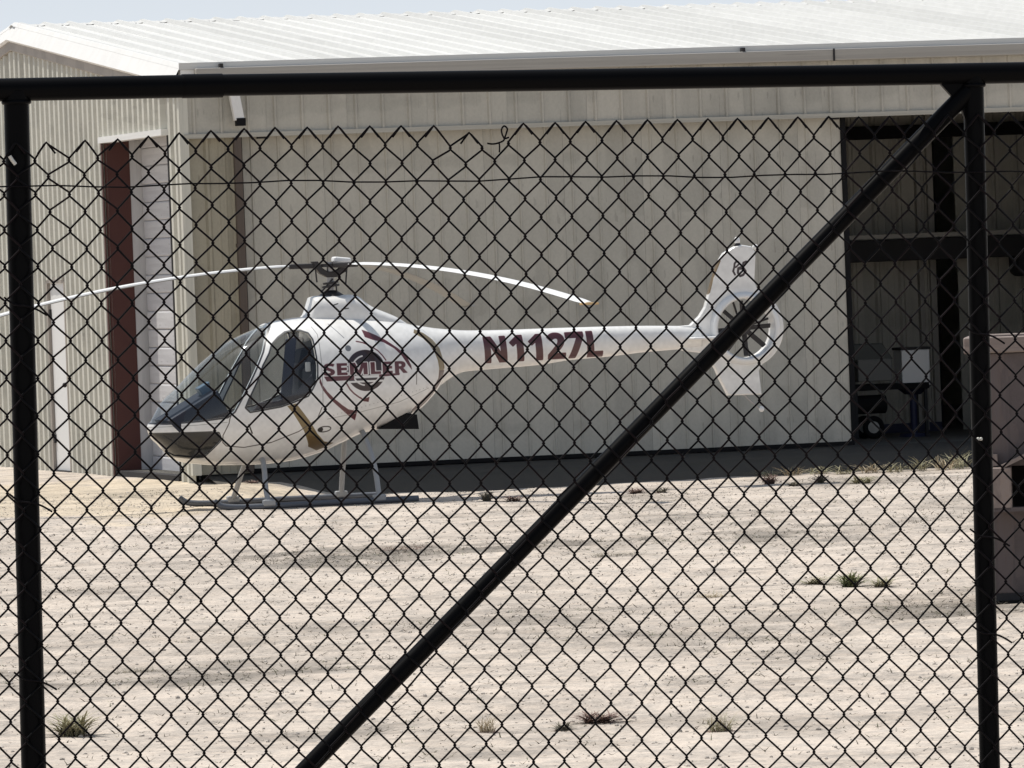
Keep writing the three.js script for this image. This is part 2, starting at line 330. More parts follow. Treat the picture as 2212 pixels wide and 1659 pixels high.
  part('girt', box(9.5, 0.16, 0.12, 12.0, 3.585, -4.85), M.black, ip);
  part('girder', box(9.0, 0.26, 0.42, 13.2, 2.17, -4.3, 0.02), M.dark, hangar);
  part('girder_lit_top', box(9.0, 0.06, 0.30, 13.2, 2.335, -4.3, 0.01), M.gutter, hangar);  // light on the girder top, painted as a paler strip
  part('girder_pod', box(1.4, 0.34, 0.5, 11.75, 1.97, -4.25, 0.10), M.dark, hangar);
  part('column', box(0.16, 4.6, 0.16, 10.45, 2.3, -5.6), M.black, hangar);
}
// apron in front of the doors
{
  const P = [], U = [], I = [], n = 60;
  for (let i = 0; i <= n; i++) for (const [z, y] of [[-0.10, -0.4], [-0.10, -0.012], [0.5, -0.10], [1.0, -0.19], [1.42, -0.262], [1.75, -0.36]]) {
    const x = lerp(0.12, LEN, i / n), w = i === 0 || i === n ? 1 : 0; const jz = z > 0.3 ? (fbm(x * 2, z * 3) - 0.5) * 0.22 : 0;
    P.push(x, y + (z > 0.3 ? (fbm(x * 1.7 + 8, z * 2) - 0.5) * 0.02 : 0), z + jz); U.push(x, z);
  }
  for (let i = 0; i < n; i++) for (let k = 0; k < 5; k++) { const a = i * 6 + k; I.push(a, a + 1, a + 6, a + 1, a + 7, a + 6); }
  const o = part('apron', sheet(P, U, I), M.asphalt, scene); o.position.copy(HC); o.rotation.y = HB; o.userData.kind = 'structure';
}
// things just inside the open door
const inHangar = (o, x, y, z) => { o.position.copy(HC).addScaledVector(HUX, x).addScaledVector(HUZ, z); o.position.y = y; o.rotation.y = HB; };
{
  const o = thing('pedestal_box', 'white square box on a dark blue pedestal inside the hangar door', 'stand'); inHangar(o, 9.30, -0.02, -3);
  part('white_box', box(0.345, 0.42, 0.30, 0, 0.81, 0, 0.012), M.doorWhite, o);
  part('tray', new THREE.CylinderGeometry(0.25, 0.10, 0.10, 4, 1).rotateY(Math.PI / 4).translate(0, 0.545, 0), M.navy, o);
  part('post', new THREE.CylinderGeometry(0.042, 0.042, 0.5, 12).translate(0, 0.25, 0), M.navy, o);
  part('base', new THREE.CylinderGeometry(0.16, 0.19, 0.04, 16).translate(0, 0.02, 0), M.navy, o);
  part('box_lid', box(0.37, 0.03, 0.32, 0, 1.035, 0), M.dark, o);
}
{
  const o = thing('workshop_cart', 'grey covered workshop cart with black wheels behind the sliding door edge', 'cart'); inHangar(o, 8.80, -0.02, -3);
  const g = mat([0.16, 0.16, 0.15], 0.7);
  part('housing', box(0.42, 0.26, 0.4, -0.02, 0.80, 0, 0.015), g, o);
  const sh = new THREE.Shape([[-0.26, 0.93], [0.20, 0.93], [0.08, 1.10], [-0.26, 1.10]].map((p) => new THREE.Vector2(...p)));
  part('hood', new THREE.ExtrudeGeometry(sh, { depth: 0.36, bevelSize: 0.01, bevelThickness: 0.01, bevelSegments: 1 }).translate(0, 0, -0.18), mat([0.07, 0.075, 0.07], 0.7), o);
  part('shelf', box(0.95, 0.07, 0.42, 0.16, 0.60, 0), M.black, o);
  part('drum', new THREE.CylinderGeometry(0.11, 0.11, 0.36, 20).rotateZ(Math.PI / 2).translate(-0.05, 0.40, 0.05), M.black, o);
  for (const x of [-0.26, 0.6]) for (const z of [-0.17, 0.17]) part('leg', box(0.035, 0.56, 0.035, x, 0.28, z), M.dark, o);
  for (const z of [-0.16, 0.18]) { const w = part('wheel', new THREE.TorusGeometry(0.10, 0.035, 8, 20).translate(-0.06, 0.135, z), M.black, o); part('rim', new THREE.CylinderGeometry(0.07, 0.07, 0.03, 16).rotateX(Math.PI / 2).translate(-0.06, 0.135, z), M.gutter, w); }
}

// ------------------------------------------------------------------ helicopter
const HA = 0.26, hux = V3(Math.cos(HA), 0, -Math.sin(HA)), huz = V3(Math.sin(HA), 0, Math.cos(HA)), TRACK = 0.76;
const skidP = groundAt(650, 1097), axisP = skidP.clone().addScaledVector(huz, -TRACK);
const mastP = hit(715, 640, axisP, huz);
const HO = V3(mastP.x, 0, mastP.z);
function hp(u, v, z = 0) { const p = hit(u, v, HO.clone().addScaledVector(huz, z), huz).sub(HO); return [p.dot(hux), p.y]; }
const hps = (arr, z = 0) => arr.map(([u, v, zz]) => hp(u, v, zz ?? z));
const heli = thing('helicopter', 'small white two seat helicopter with maroon and gold stripes parked in front of the hangar', 'helicopter');
heli.position.copy(HO); heli.rotation.y = HA;
// livery: print on the paint, planar from the side; upper half of the sheet for the near side, lower half for the far side
const LX0 = -2.05, LW = 6.4, LH = 3.2, CS = 2048;
const cv = document.createElement('canvas'); cv.width = cv.height = CS; const cx = cv.getContext('2d');
const paint = { maroon: '#561a22', darkMaroon: '#3a1119', gold: '#7d6a40', goldD: '#6b5530', line: '#4b4640', white: '#e6e4e0' };
function drawLivery(off, flip) {
  const K = CS / LW, X = (x) => (x - LX0) * K, Y = (y) => off + (LH - y) * K;
  const pt = (p, z) => { const q = hp(p[0], p[1], z); return [X(q[0]), Y(q[1])]; };
  const poly = (pts, z, col) => { cx.fillStyle = col; cx.beginPath(); pts.forEach((p, i) => { const q = pt(p, z); i ? cx.lineTo(...q) : cx.moveTo(...q); }); cx.closePath(); cx.fill(); };
  const line = (pts, z, col, w, close) => { cx.strokeStyle = col; cx.lineWidth = w; cx.lineCap = 'round'; cx.lineJoin = 'round'; cx.beginPath(); pts.forEach((p, i) => { const q = pt(p, z); i ? cx.lineTo(...q) : cx.moveTo(...q); }); if (close) cx.closePath(); cx.stroke(); };
  const S = 0.52;
  // gold stripes
  poly([[616.3, 877], [635.2, 871.3], [665.3, 909], [686, 937.3], [705, 954.2], [729, 957], [715, 966], [695.5, 972], [671, 962], [656, 931.6], [627.6, 890]], S, paint.gold);
  poly([[665, 940], [690, 945], [705, 954.2], [729, 957], [715, 966], [695.5, 974], [671, 965]], S, paint.goldD);
  poly([[900.3, 711], [920, 719.2], [941.6, 734], [956.5, 752.3], [964, 777], [968, 793.6], [964, 815], [952, 834], [937, 855], [911.8, 880], [896, 892], [893, 884], [900.3, 874.7], [935, 841.6], [949.9, 816.8], [951.5, 795.3], [948.2, 778.8], [940, 760.6], [928.4, 744], [915, 730.8], [895.3, 719.2]], 0.36, paint.gold);
  poly([[952, 800], [968, 800], [964, 818], [952, 836], [937, 857], [911.8, 882], [894, 894], [892, 884], [900.3, 874.7], [935, 841.6], [949.9, 816.8]], 0.36, paint.darkMaroon);
  // maroon swooshes
  poly([[786.2, 712], [800, 717], [815, 724], [834, 734], [860, 752], [879, 769], [889, 790], [890.5, 799], [882, 789], [867, 767], [852, 752.5], [829, 739], [806, 734], [790, 728]], S, paint.maroon);
  poly([[686, 815], [692, 832], [702, 846], [718, 862], [735, 875], [749, 884], [769, 888], [767, 908], [752, 899], [741, 890], [724, 876], [706, 860], [692, 842], [685, 826]], S, paint.maroon);
  line([[769.7, 737.4], [783, 740], [796, 745.7], [814.3, 757.3], [824, 768], [831, 778]], S, paint.maroon, 3.4);
  line([[743, 828], [751, 841], [760, 850], [770, 857], [777, 861]], S, paint.maroon, 4);
  poly([[774, 857], [781, 862], [794.5, 857], [793, 868], [779, 866]], S, paint.maroon);
  // round emblem
  const c = pt([786.5, 800], S), r = 44 / 229.7 * K;
  cx.fillStyle = '#230c13'; cx.beginPath(); cx.arc(c[0], c[1], r, 0, 7); cx.fill();
  cx.strokeStyle = paint.white; cx.lineWidth = 5;
  for (const [a, b] of [[3.55, 4.5], [0.45, 1.35], [1.75, 2.6]]) { cx.beginPath(); cx.arc(c[0], c[1], r * 0.72, a, b); cx.stroke(); }
  cx.fillStyle = paint.white; cx.fillRect(c[0] - r * 1.05, c[1] + r * 0.24, r * 2.1, r * 0.13); cx.fillRect(c[0] - r * 0.86, c[1] + r * 0.48, r * 1.72, r * 0.10);
  // lettering
  cx.save(); const p0 = pt([694, 811.5], S), p1 = pt([879, 805], S); cx.translate((p0[0] + p1[0]) / 2, (p0[1] + p1[1]) / 2); cx.rotate(Math.atan2(p1[1] - p0[1], p1[0] - p0[0])); if (flip) cx.scale(-1, 1);
  cx.font = 'bold 50px sans-serif'; cx.textAlign = 'center'; cx.textBaseline = 'alphabetic'; cx.scale((p1[0] - p0[0]) / cx.measureText('SEMLER').width, 0.95);
  cx.lineWidth = 7; cx.strokeStyle = paint.white; cx.lineJoin = 'round'; cx.strokeText('SEMLER', 0, 0); cx.fillStyle = paint.maroon; cx.fillText('SEMLER', 0, 0); cx.lineWidth = 2; cx.strokeStyle = paint.maroon; cx.strokeText('SEMLER', 0, 0); cx.restore();
  poly([[695, 813.5], [760, 811.5], [760, 820.5], [701, 824]], S, paint.maroon);
  poly([[815, 809], [862, 805.5], [861, 810], [815, 814]], S, paint.maroon);
  cx.fillStyle = '#6d7076'; { const q = pt([746.5, 752.3], 0.45); cx.beginPath(); cx.arc(q[0], q[1], 9, 0, 7); cx.fill(); }
  // oval vent, door seam, latch marks
  line([[497.6, 914.6], [486.3, 941], [487, 956], [495.7, 964], [533.4, 967], [590, 956], [646.5, 932], [684, 905], [693, 880]], 0.56, paint.line, 2.6);
  line([[504, 892], [499, 905], [497.6, 914.6]], 0.56, paint.line, 2.6);
  { const q = pt([700, 927], S); cx.save(); cx.translate(...q); cx.rotate(-0.08); cx.beginPath(); cx.ellipse(0, 0, 20, 8, 0, 0, 7); cx.lineWidth = 3; cx.strokeStyle = '#3c3832'; cx.stroke(); cx.beginPath(); cx.ellipse(-12, 0, 8, 7, 0, 0, 7); cx.fillStyle = '#2b2622'; cx.fill(); cx.restore(); }
  line([[540, 918], [544, 927], [548, 936]], 0.58, '#1d1a18', 4);
  line([[692, 880], [690, 800], [688, 722], [680, 706]], 0.5, '#8d8c88', 1.6); line([[330, 925], [420, 919], [486, 912]], 0.4, '#9a9994', 1.4); line([[700, 905], [760, 893], [860, 868], [930, 838]], 0.45, '#a3a29d', 1.4);
  for (let k = 0; k < 26; k++) { const q = pt([704 + k * 8.8, 902 - k * 2.5], 0.45); cx.fillStyle = '#8f8d88'; cx.fillRect(q[0], q[1] - 5, 2, 2); }
  line([[895, 801], [895, 830]], 0.4, paint.line, 2);
  line([[712, 700], [738, 730]], 0.4, '#7a7c80', 2);
  line([[720, 659], [729, 656]], 0.2, '#35332f', 3); line([[737, 668], [751, 666]], 0.2, '#35332f', 3);
  // registration on the boom
  cx.save(); const q0 = pt([1044, 783.5], 0.15), q1 = pt([1308, 768.5], 0.15); cx.translate((q0[0] + q1[0]) / 2, (q0[1] + q1[1]) / 2); cx.rotate(Math.atan2(q1[1] - q0[1], q1[0] - q0[0])); if (flip) cx.scale(-1, 1);
  cx.font = 'bold 108px sans-serif'; cx.textAlign = 'center'; cx.scale((q1[0] - q0[0]) / cx.measureText('N1127L').width, 0.97); cx.transform(1, 0, -0.05 * (flip ? -1 : 1) * -1, 1, 0, 0); cx.fillStyle = '#4a151d'; cx.strokeStyle = '#4a151d'; cx.lineWidth = 6; cx.strokeText('N1127L', 0, 0); cx.fillText('N1127L', 0, 0); cx.restore();
  // small monogram and edge stripe on the fin
  const mono = (pts, w) => line(pts.map(([x, y]) => [1558 + x * 0.0397, 537.6 + y * 0.0397]), 0.03, '#241018', w);
  mono([[960, 800], [880, 700], [780, 690], [700, 800], [680, 1000], [620, 1220], [720, 1400]], 6); mono([[960, 800], [840, 930], [760, 1000]], 5);
  mono([[1330, 700], [1180, 760], [1150, 960], [900, 1060], [880, 1300], [1000, 1480], [1160, 1420], [1300, 1220], [1200, 1060], [980, 1080]], 7);
  poly([[1527, 640], [1529, 592], [1549, 560], [1556, 563], [1541, 600], [1533, 632]], 0.03, paint.goldD);
}
const GL = {
  shield: [[321, 913, 0], [362, 914.5, 0.3], [429.7, 909, 0.46], [491.9, 900.5, 0.52], [507, 889, 0.54], [524, 858, 0.56], [552.2, 801.6, 0.56], [569, 760, 0.5], [572, 739.4, 0.42], [577, 712, 0.25], [579, 690, 0]],
  side: [[625.7, 718.6], [640, 715.4], [655.9, 714.8], [671, 720.5], [677.6, 733.7], [682.3, 790.2], [681.4, 818.5], [671, 839.3], [661.6, 854.3], [631.4, 867.5], [605, 877], [556, 886.4], [541, 889.2], [532.4, 880.7], [539, 863.8], [557.9, 824.2], [571, 790.2], [586.2, 763.9], [593.7, 745], [608.8, 729.9]].map(([u, v]) => [u, v, 0.55]),
  chin: [[337, 946], [340.5, 938.4], [450, 933.6], [466, 935.2], [472.3, 949.4], [442, 987], [415, 989], [385, 986], [358, 968]].map(([u, v]) => [u, v, 0.34]),
};
// (points above carry their own lateral offset)
{
  cx.fillStyle = '#ffffff'; cx.fillRect(0, 0, CS, CS);
  const im = cx.getImageData(0, 0, CS, CS), d = im.data;              // faint dust and streaks in the paint
  for (let j = 0; j < CS; j++) for (let i = 0; i < CS; i++) { const o = (j * CS + i) * 4, k = 236 + 14 * (vnoise(i / 60, j / 22) - 0.5) + 12 * (vnoise(i / 9, j / 9) - 0.5); d[o] = k; d[o + 1] = k - 1; d[o + 2] = k - 4; }
  cx.putImageData(im, 0, 0);
}
{ // draw with per-point offsets for the seals
  const K = CS / LW;
  for (const [off, flip] of [[0, false], [CS / 2, true]]) {
    drawLivery.call(null, off, flip);
    for (const [pts, col, w, close] of [[GL.shield, '#2b2c30', 10, false], [GL.side, '#1f2024', 9, true], [GL.chin, '#2a2a2a', 7, true]]) {
      cx.strokeStyle = col; cx.lineWidth = w; cx.lineJoin = 'round'; cx.beginPath();
      pts.forEach(([u, v, z], i) => { const q = hp(u, v, z), a = (q[0] - LX0) * K, b = off + (LH - q[1]) * K; i ? cx.lineTo(a, b) : cx.moveTo(a, b); }); if (close) cx.closePath(); cx.stroke();
    }
  }
}
const livery = new THREE.CanvasTexture(cv); livery.colorSpace = THREE.SRGBColorSpace; livery.flipY = true; livery.anisotropy = 4;
const white = new THREE.MeshPhysicalMaterial({ color: rgb(0.92, 0.92, 0.92), map: livery, roughness: 0.42, clearcoat: 0.8, clearcoatRoughness: 0.06 });
const plainWhite = new THREE.MeshPhysicalMaterial({ color: rgb(0.78, 0.78, 0.77), roughness: 0.42, clearcoat: 0.3, clearcoatRoughness: 0.2 });
const skidGrey = mat([0.30, 0.31, 0.32], 0.5), skidDark = mat([0.085, 0.095, 0.115], 0.45), darkMetal = mat([0.035, 0.032, 0.033], 0.5, { metalness: 0.3 }), steel = mat([0.35, 0.34, 0.34], 0.4, { metalness: 0.6 });
const trimInside = mat([0.10, 0.10, 0.11], 0.8), seatCloth = mat([0.015, 0.018, 0.03], 0.85);
const uvx = (x) => (x - LX0) / LW, uvy = (y, near) => near ? 1 - (LH - y) / LH / 2 : 0.5 - (LH - y) / LH / 2;
function planarUV(g) {
  const p = g.attributes.position, uv = new Float32Array(p.count * 2);
  g.computeBoundingBox();
  for (let i = 0; i < p.count; i += 3) { const n = p.getZ(i) + p.getZ(i + 1) + p.getZ(i + 2) >= 0; for (let k = i; k < i + 3; k++) { uv[k * 2] = uvx(p.getX(k)); uv[k * 2 + 1] = uvy(p.getY(k), n); } }
  g.setAttribute('uv', new THREE.BufferAttribute(uv, 2)); return g;
}
// lofted body: top/bottom/half-width along x, superellipse sections
function loft({ x0, x1, top, bot, w, n = () => 2.4, mid = () => 0.45 }, inset = 0, M1 = 110, M2 = 30, endInset = inset) {
  const P = [], N = [], I = [], a0 = x0 + endInset, a1 = x1 - endInset;
  const rows = [];
  for (let i = 0; i <= M1; i++) {
    const t = i / M1, s = 0.5 - 0.5 * Math.cos(Math.PI * t), x = lerp(a0, a1, lerp(t, s, 0.75));
    let tp = top(x) - inset, bt = bot(x) + inset, ww = Math.max(0.004, w(x) - inset); if (tp - bt < 0.01) { const m = (tp + bt) / 2; tp = m + 0.005; bt = m - 0.005; }
    const my = lerp(bt, tp, mid(x)), e = 2 / n(x), row = [];
    for (let k = 0; k < M2 * 2; k++) {
      const an = k / M2 * Math.PI, c = Math.cos(an), s2 = Math.sin(an);
      row.push([x, my + (s2 >= 0 ? tp - my : my - bt) * Math.sign(s2) * Math.pow(Math.abs(s2), e), ww * Math.sign(c) * Math.pow(Math.abs(c), e)]);
    }
    rows.push(row);
  }
  const R = M2 * 2, push = (...q) => q.forEach((v) => P.push(...v));
  for (let i = 0; i < M1; i++) for (let k = 0; k < R; k++) { const k2 = (k + 1) % R, a = rows[i][k], b = rows[i][k2], c = rows[i + 1][k], d = rows[i + 1][k2]; push(a, c, b, b, c, d); }
  for (const [row, s] of [[rows[0], 1], [rows[M1], -1]]) { const c = [row[0][0], (row[M2 / 2 | 0][1] + row[(3 * M2 / 2) | 0][1]) / 2, 0]; for (let k = 0; k < R; k++) s > 0 ? push(c, row[k], row[(k + 1) % R]) : push(c, row[(k + 1) % R], row[k]); }
  const g = new THREE.BufferGeometry(); g.setAttribute('position', new THREE.Float32BufferAttribute(P, 3));
  const idx = mergeVertices(g, 1e-5); idx.computeVertexNormals(); const out = idx.toNonIndexed(); planarUV(out); return out;
}
const curve = (pts, z = 0) => { const q = hps(pts, z).sort((a, b) => a[0] - b[0]); return pchip(q.map((e) => e[0]), q.map((e) => e[1])); };
const nose = hp(318, 925)[0], tail = hp(962, 790)[0];
const bodyTop = curve([[318, 922], [320, 917], [326, 909], [354.3, 861.9], [382.6, 835.5], [416.5, 799.7], [456, 763.9], [495.7, 733.7], [542.8, 711], [576.8, 697], [608.8, 690.4], [646.5, 685], [700, 682], [760, 683], [820, 688], [870, 697], [900, 706], [925, 722], [945, 741], [957, 764], [961.5, 785]]);
const bodyBot = curve([[318, 928], [321, 935], [328, 948], [339, 958], [354.8, 975], [375.5, 993], [410, 1001], [480, 1005], [560, 1003], [620, 996], [680, 980], [725.8, 960], [772, 938], [818, 926], [860, 908], [899, 886], [925, 861], [945, 836], [957, 814], [961.5, 795]]);
const bw = pchip([0, 0.015, 0.05, 0.12, 0.28, 0.5, 0.8, 1.2, 1.65, 2.05, 2.35, 2.55, 2.7, 2.8, 2.85, tail - nose].map((s) => nose + s), [0.01, 0.07, 0.15, 0.24, 0.36, 0.46, 0.54, 0.60, 0.62, 0.60, 0.54, 0.46, 0.36, 0.25, 0.16, 0.02]);
const BODY = { x0: nose, x1: tail, top: bodyTop, bot: bodyBot, w: bw, n: () => 2.35, mid: (x) => 0.46 };
{
  const ev = new Evaluator(); ev.useGroups = false; ev.attributes = ['position', 'uv', 'normal'];
  const prism = (pts, za, zb) => {
    const sh = new THREE.Shape(pts.map((p) => new THREE.Vector2(p[0], p[1])));
    const g = new THREE.ExtrudeGeometry(sh, { depth: zb - za, bevelEnabled: false }).translate(0, 0, za); const b = new Brush(g); b.updateMatrixWorld(); return b;
  };
  const shieldPts = hps(GL.shield); const far = [hp(560, 640), hp(300, 640), hp(295, 905)];
  const P = {
    windshield: [prism([...shieldPts, ...far], -1.2, 1.2)],
    side_window: [prism(hps(GL.side), 0.08, 1.2), prism(hps(GL.side), -1.2, -0.08)],
    chin_window: [prism(hps(GL.chin), 0.05, 1.2), prism(hps(GL.chin), -1.2, -0.05)],
  };
  let shell = new Brush(loft(BODY)); shell.updateMatrixWorld();
  const inner = new Brush(loft(BODY, 0.03)); inner.updateMatrixWorld();
  shell = ev.evaluate(shell, inner, SUBTRACTION);
  for (const k in P) for (const b of P[k]) shell = ev.evaluate(shell, b, SUBTRACTION);
  shell.geometry.clearGroups(); part('fuselage', shell.geometry, white, heli);
  const pane = loft(BODY, 0.012);
  const glassM = new THREE.MeshPhysicalMaterial({ color: rgb(0.80, 0.84, 0.86), roughness: 0.03, transmission: 1, thickness: 0, ior: 1.5, specularIntensity: 1 });
  const tint = new THREE.MeshPhysicalMaterial({ color: rgb(0.80, 0.82, 0.82), roughness: 0.05, transmission: 1, thickness: 0, ior: 1.5 });
  const chinM = new THREE.MeshPhysicalMaterial({ color: rgb(0.07, 0.068, 0.065), roughness: 0.12, transmission: 0.6, thickness: 0, ior: 1.5 });
  for (const k in P) for (const b of P[k]) { const g = ev.evaluate(new Brush(pane), b, HOLLOW_INTERSECTION); g.geometry.clearGroups(); part(k, g.geometry, k === 'windshield' ? glassM : k === 'side_window' ? tint : chinM, heli); }
  // inside: floor, seats, console, bulkhead
  const cab = sub('cabin', heli);
  const ex = (pts, za, zb, m, name) => part(name, new THREE.ExtrudeGeometry(new THREE.Shape(pts.map((p) => new THREE.Vector2(...p))), { depth: zb - za, bevelEnabled: true, bevelSize: 0.012, bevelThickness: 0.012, bevelSegments: 2 }).translate(0, 0, za), m, cab);
  ex(hps([[400, 955], [640, 950], [640, 962], [400, 968]]), -0.26, 0.26, trimInside, 'floor');
  ex(hps([[352, 908], [452, 846], [476, 893], [480, 912], [420, 930], [372, 930]]), -0.33, 0.33, mat([0.012, 0.016, 0.032], 0.7), 'instrument_console');
  ex(hps([[428, 840], [447, 828], [451, 846], [436, 853]]), -0.07, 0.06, mat([0.10, 0.16, 0.22], 0.4), 'compass');
  for (const s of [-1, 1]) {
    ex(hps([[585, 938], [660, 938], [664, 900], [590, 905]]), s * 0.28 - 0.21, s * 0.28 + 0.21, seatCloth, 'seat_cushion');
    ex(hps([[648, 920], [676, 915], [690, 800], [668, 782], [652, 800]]), s * 0.28 - 0.20, s * 0.28 + 0.20, seatCloth, 'seat_back');
    ex(hps([[655, 782], [686, 774], [684, 752], [662, 757]]), s * 0.28 - 0.11, s * 0.28 + 0.11, seatCloth, 'headrest');
  }
  ex(hps([[690, 925], [698, 925], [702, 745], [694, 742]]), -0.40, 0.40, mat([0.06, 0.062, 0.06], 0.85), 'bulkhead');
  for (const z of [0.50]) ex(hps([[548, 886], [560, 872], [600, 868], [640, 850], [672, 812], [676, 838], [655, 862], [606, 876]], 0.5), z, z + 0.02, mat([0.03, 0.03, 0.045], 0.7), 'door_trim');
  for (const z of [0.40]) ex(hps([[609, 872], [628, 868], [640, 730], [622, 735]], 0.45), z, z + 0.02, mat([0.02, 0.025, 0.05], 0.7), 'seat_belt');
  part('harness_buckle', new RoundedBoxGeometry(0.05, 0.09, 0.03, 2, 0.01).translate(...hp(643, 792), 0.42), plainWhite, cab);
}
// mast fairing
{
  const t = curve([[648, 690], [652, 683], [657.3, 677.9], [664, 662], [667.2, 652], [670, 642], [682, 639], [752, 636], [766.4, 638.2], [784.6, 653], [804.4, 664.6], [829.2, 674.6], [855.7, 686], [875, 697]]);
  const x0 = hp(648, 690)[0], x1 = hp(875, 697)[0];
  const fw = pchip([x0, x0 + 0.03, x0 + 0.10, x0 + 0.35, x0 + 0.6, x1 - 0.15, x1], [0.08, 0.15, 0.2, 0.235, 0.235, 0.2, 0.10]);
  part('mast_fairing', loft({ x0, x1, top: t, bot: () => hp(760, 735)[1], w: fw, n: () => 3.4, mid: () => 0.42 }, 0, 50, 24), white, heli);
}
// boom
{
  const t = curve([[870, 699], [895, 702], [945, 709.3], [1009, 713.5], [1100, 712], [1196, 708.5], [1360, 704], [1500, 704]]);
  const b = curve([[870, 870], [920, 850], [945, 836], [978, 813], [1002, 803], [1050, 798.5], [1092, 795], [1160, 789], [1231, 778], [1313, 770.5], [1396, 760.5], [1500, 752]]);
  const x0 = hp(880, 740)[0], x1 = hp(1512, 728)[0];
  part('tail_boom', loft({ x0, x1, top: t, bot: b, w: pchip([x0, x0 + 0.35, x0 + 0.6, x1], [0.30, 0.22, 0.165, 0.085]), n: () => 2.2, mid: () => 0.5 }, 0, 60, 20), white, heli);
  // exhaust under the rear of the body
  part('exhaust_shroud', new THREE.ExtrudeGeometry(new THREE.Shape(hps([[820, 926], [855, 903], [876, 894], [897, 897], [901, 925]], 0.3).map((p) => new THREE.Vector2(...p))), { depth: 0.12, bevelSize: 0.008, bevelThickness: 0.008, bevelSegments: 1 }).translate(0, 0, 0.22), M.black, heli);
  part('horizontal_stabilizer', new RoundedBoxGeometry(0.26, 0.022, 0.62, 2, 0.009).translate(...hp(1508, 730), 0), plainWhite, heli);
}
// fin with ducted fan
{
  const c = [1606, 709], arc = [];
  for (let a = -57; a <= 66; a += 6) arc.push([c[0] + 83 * 0.985 * Math.cos(a * Math.PI / 180), c[1] + 84 * Math.sin(a * Math.PI / 180)]);
  const out = hps([[1470, 707], [1490.6, 705], [1511.7, 684], [1523.5, 665], [1529, 645], [1535.2, 620.6], [1544, 592], [1554, 564.2], [1563.4, 549], [1584.5, 536], [1600, 532], [1619, 535], [1626, 545], [1626.8, 557.2], [1624.5, 608.8], [1631.5, 627], ...arc, [1634, 800], [1640, 849], [1573, 851], [1556, 818], [1547, 797], [1535, 777], [1518, 760], [1470, 754]]);
  const sh = new THREE.Shape(out.map((p) => new THREE.Vector2(...p))), cc = hp(...c), R = 64.5 / 229 / 0.985;
  const hole = new THREE.Path(); hole.absarc(cc[0], cc[1], R, 0, Math.PI * 2, true); sh.holes.push(hole);
  const g = new THREE.ExtrudeGeometry(sh, { depth: 0.05, bevelEnabled: true, bevelSize: 0.014, bevelThickness: 0.022, bevelSegments: 3, curveSegments: 48 }).translate(0, 0, -0.025);
  planarUV(g.index ? g.toNonIndexed() : g); part('tail_fin', g, white, heli);
  const ring = new THREE.LatheGeometry([[R - 0.004, -0.10], [R - 0.004, 0.10], [R + 0.02, 0.115], [R + 0.05, 0.09], [R + 0.068, 0.03], [R + 0.068, -0.03], [R + 0.05, -0.09], [R + 0.02, -0.115], [R - 0.004, -0.10]].map((p) => new THREE.Vector2(...p)), 64).rotateX(Math.PI / 2).translate(cc[0], cc[1], 0);
  part('fan_duct', ring, plainWhite, heli);
  const fan = sub('fan', heli);
  part('fan_hub', new THREE.CylinderGeometry(0.055, 0.065, 0.12, 20).rotateX(Math.PI / 2).translate(cc[0], cc[1], 0), darkMetal, fan);
  const bg = new RoundedBoxGeometry(R - 0.06, 0.052, 0.016, 2, 0.007).rotateX(0.7).translate((R - 0.06) / 2 + 0.04, 0, 0);
  for (let k = 0; k < 8; k++) { const b = part('fan_blade', bg, darkMetal, fan); b.position.set(cc[0], cc[1], 0.01); b.rotation.z = k * Math.PI / 4 + 0.06; }
  for (const a of [0.30, 1.85, 3.4, 4.98]) { const b = part('fan_strut', new THREE.CylinderGeometry(0.011, 0.011, R, 8).rotateZ(Math.PI / 2).translate(R / 2, 0, 0), darkMetal, fan); b.position.set(cc[0], cc[1], -0.07); b.rotation.z = a; }
  part('fin_light', new THREE.SphereGeometry(0.03, 12, 8).scale(1, 1.3, 1).translate(...hp(1592, 520), 0), plainWhite, heli);
  part('fin_light_base', new THREE.CylinderGeometry(0.025, 0.04, 0.05, 12).translate(...hp(1593, 531), 0), darkMetal, heli);
  part('navigation_light', new THREE.SphereGeometry(0.03, 12, 8).translate(...hp(1630, 534), 0.02), plainWhite, heli);
  part('tail_skid', smoothTube([hp(1605, 850), hp(1622, 866), hp(1640, 881)].map((p) => V3(p[0], p[1], 0)), 0.009, 10, 6), steel, heli);
  part('tail_bumper', new THREE.SphereGeometry(0.028, 10, 8).translate(...hp(1645, 883.5), 0), plainWhite, heli);
}
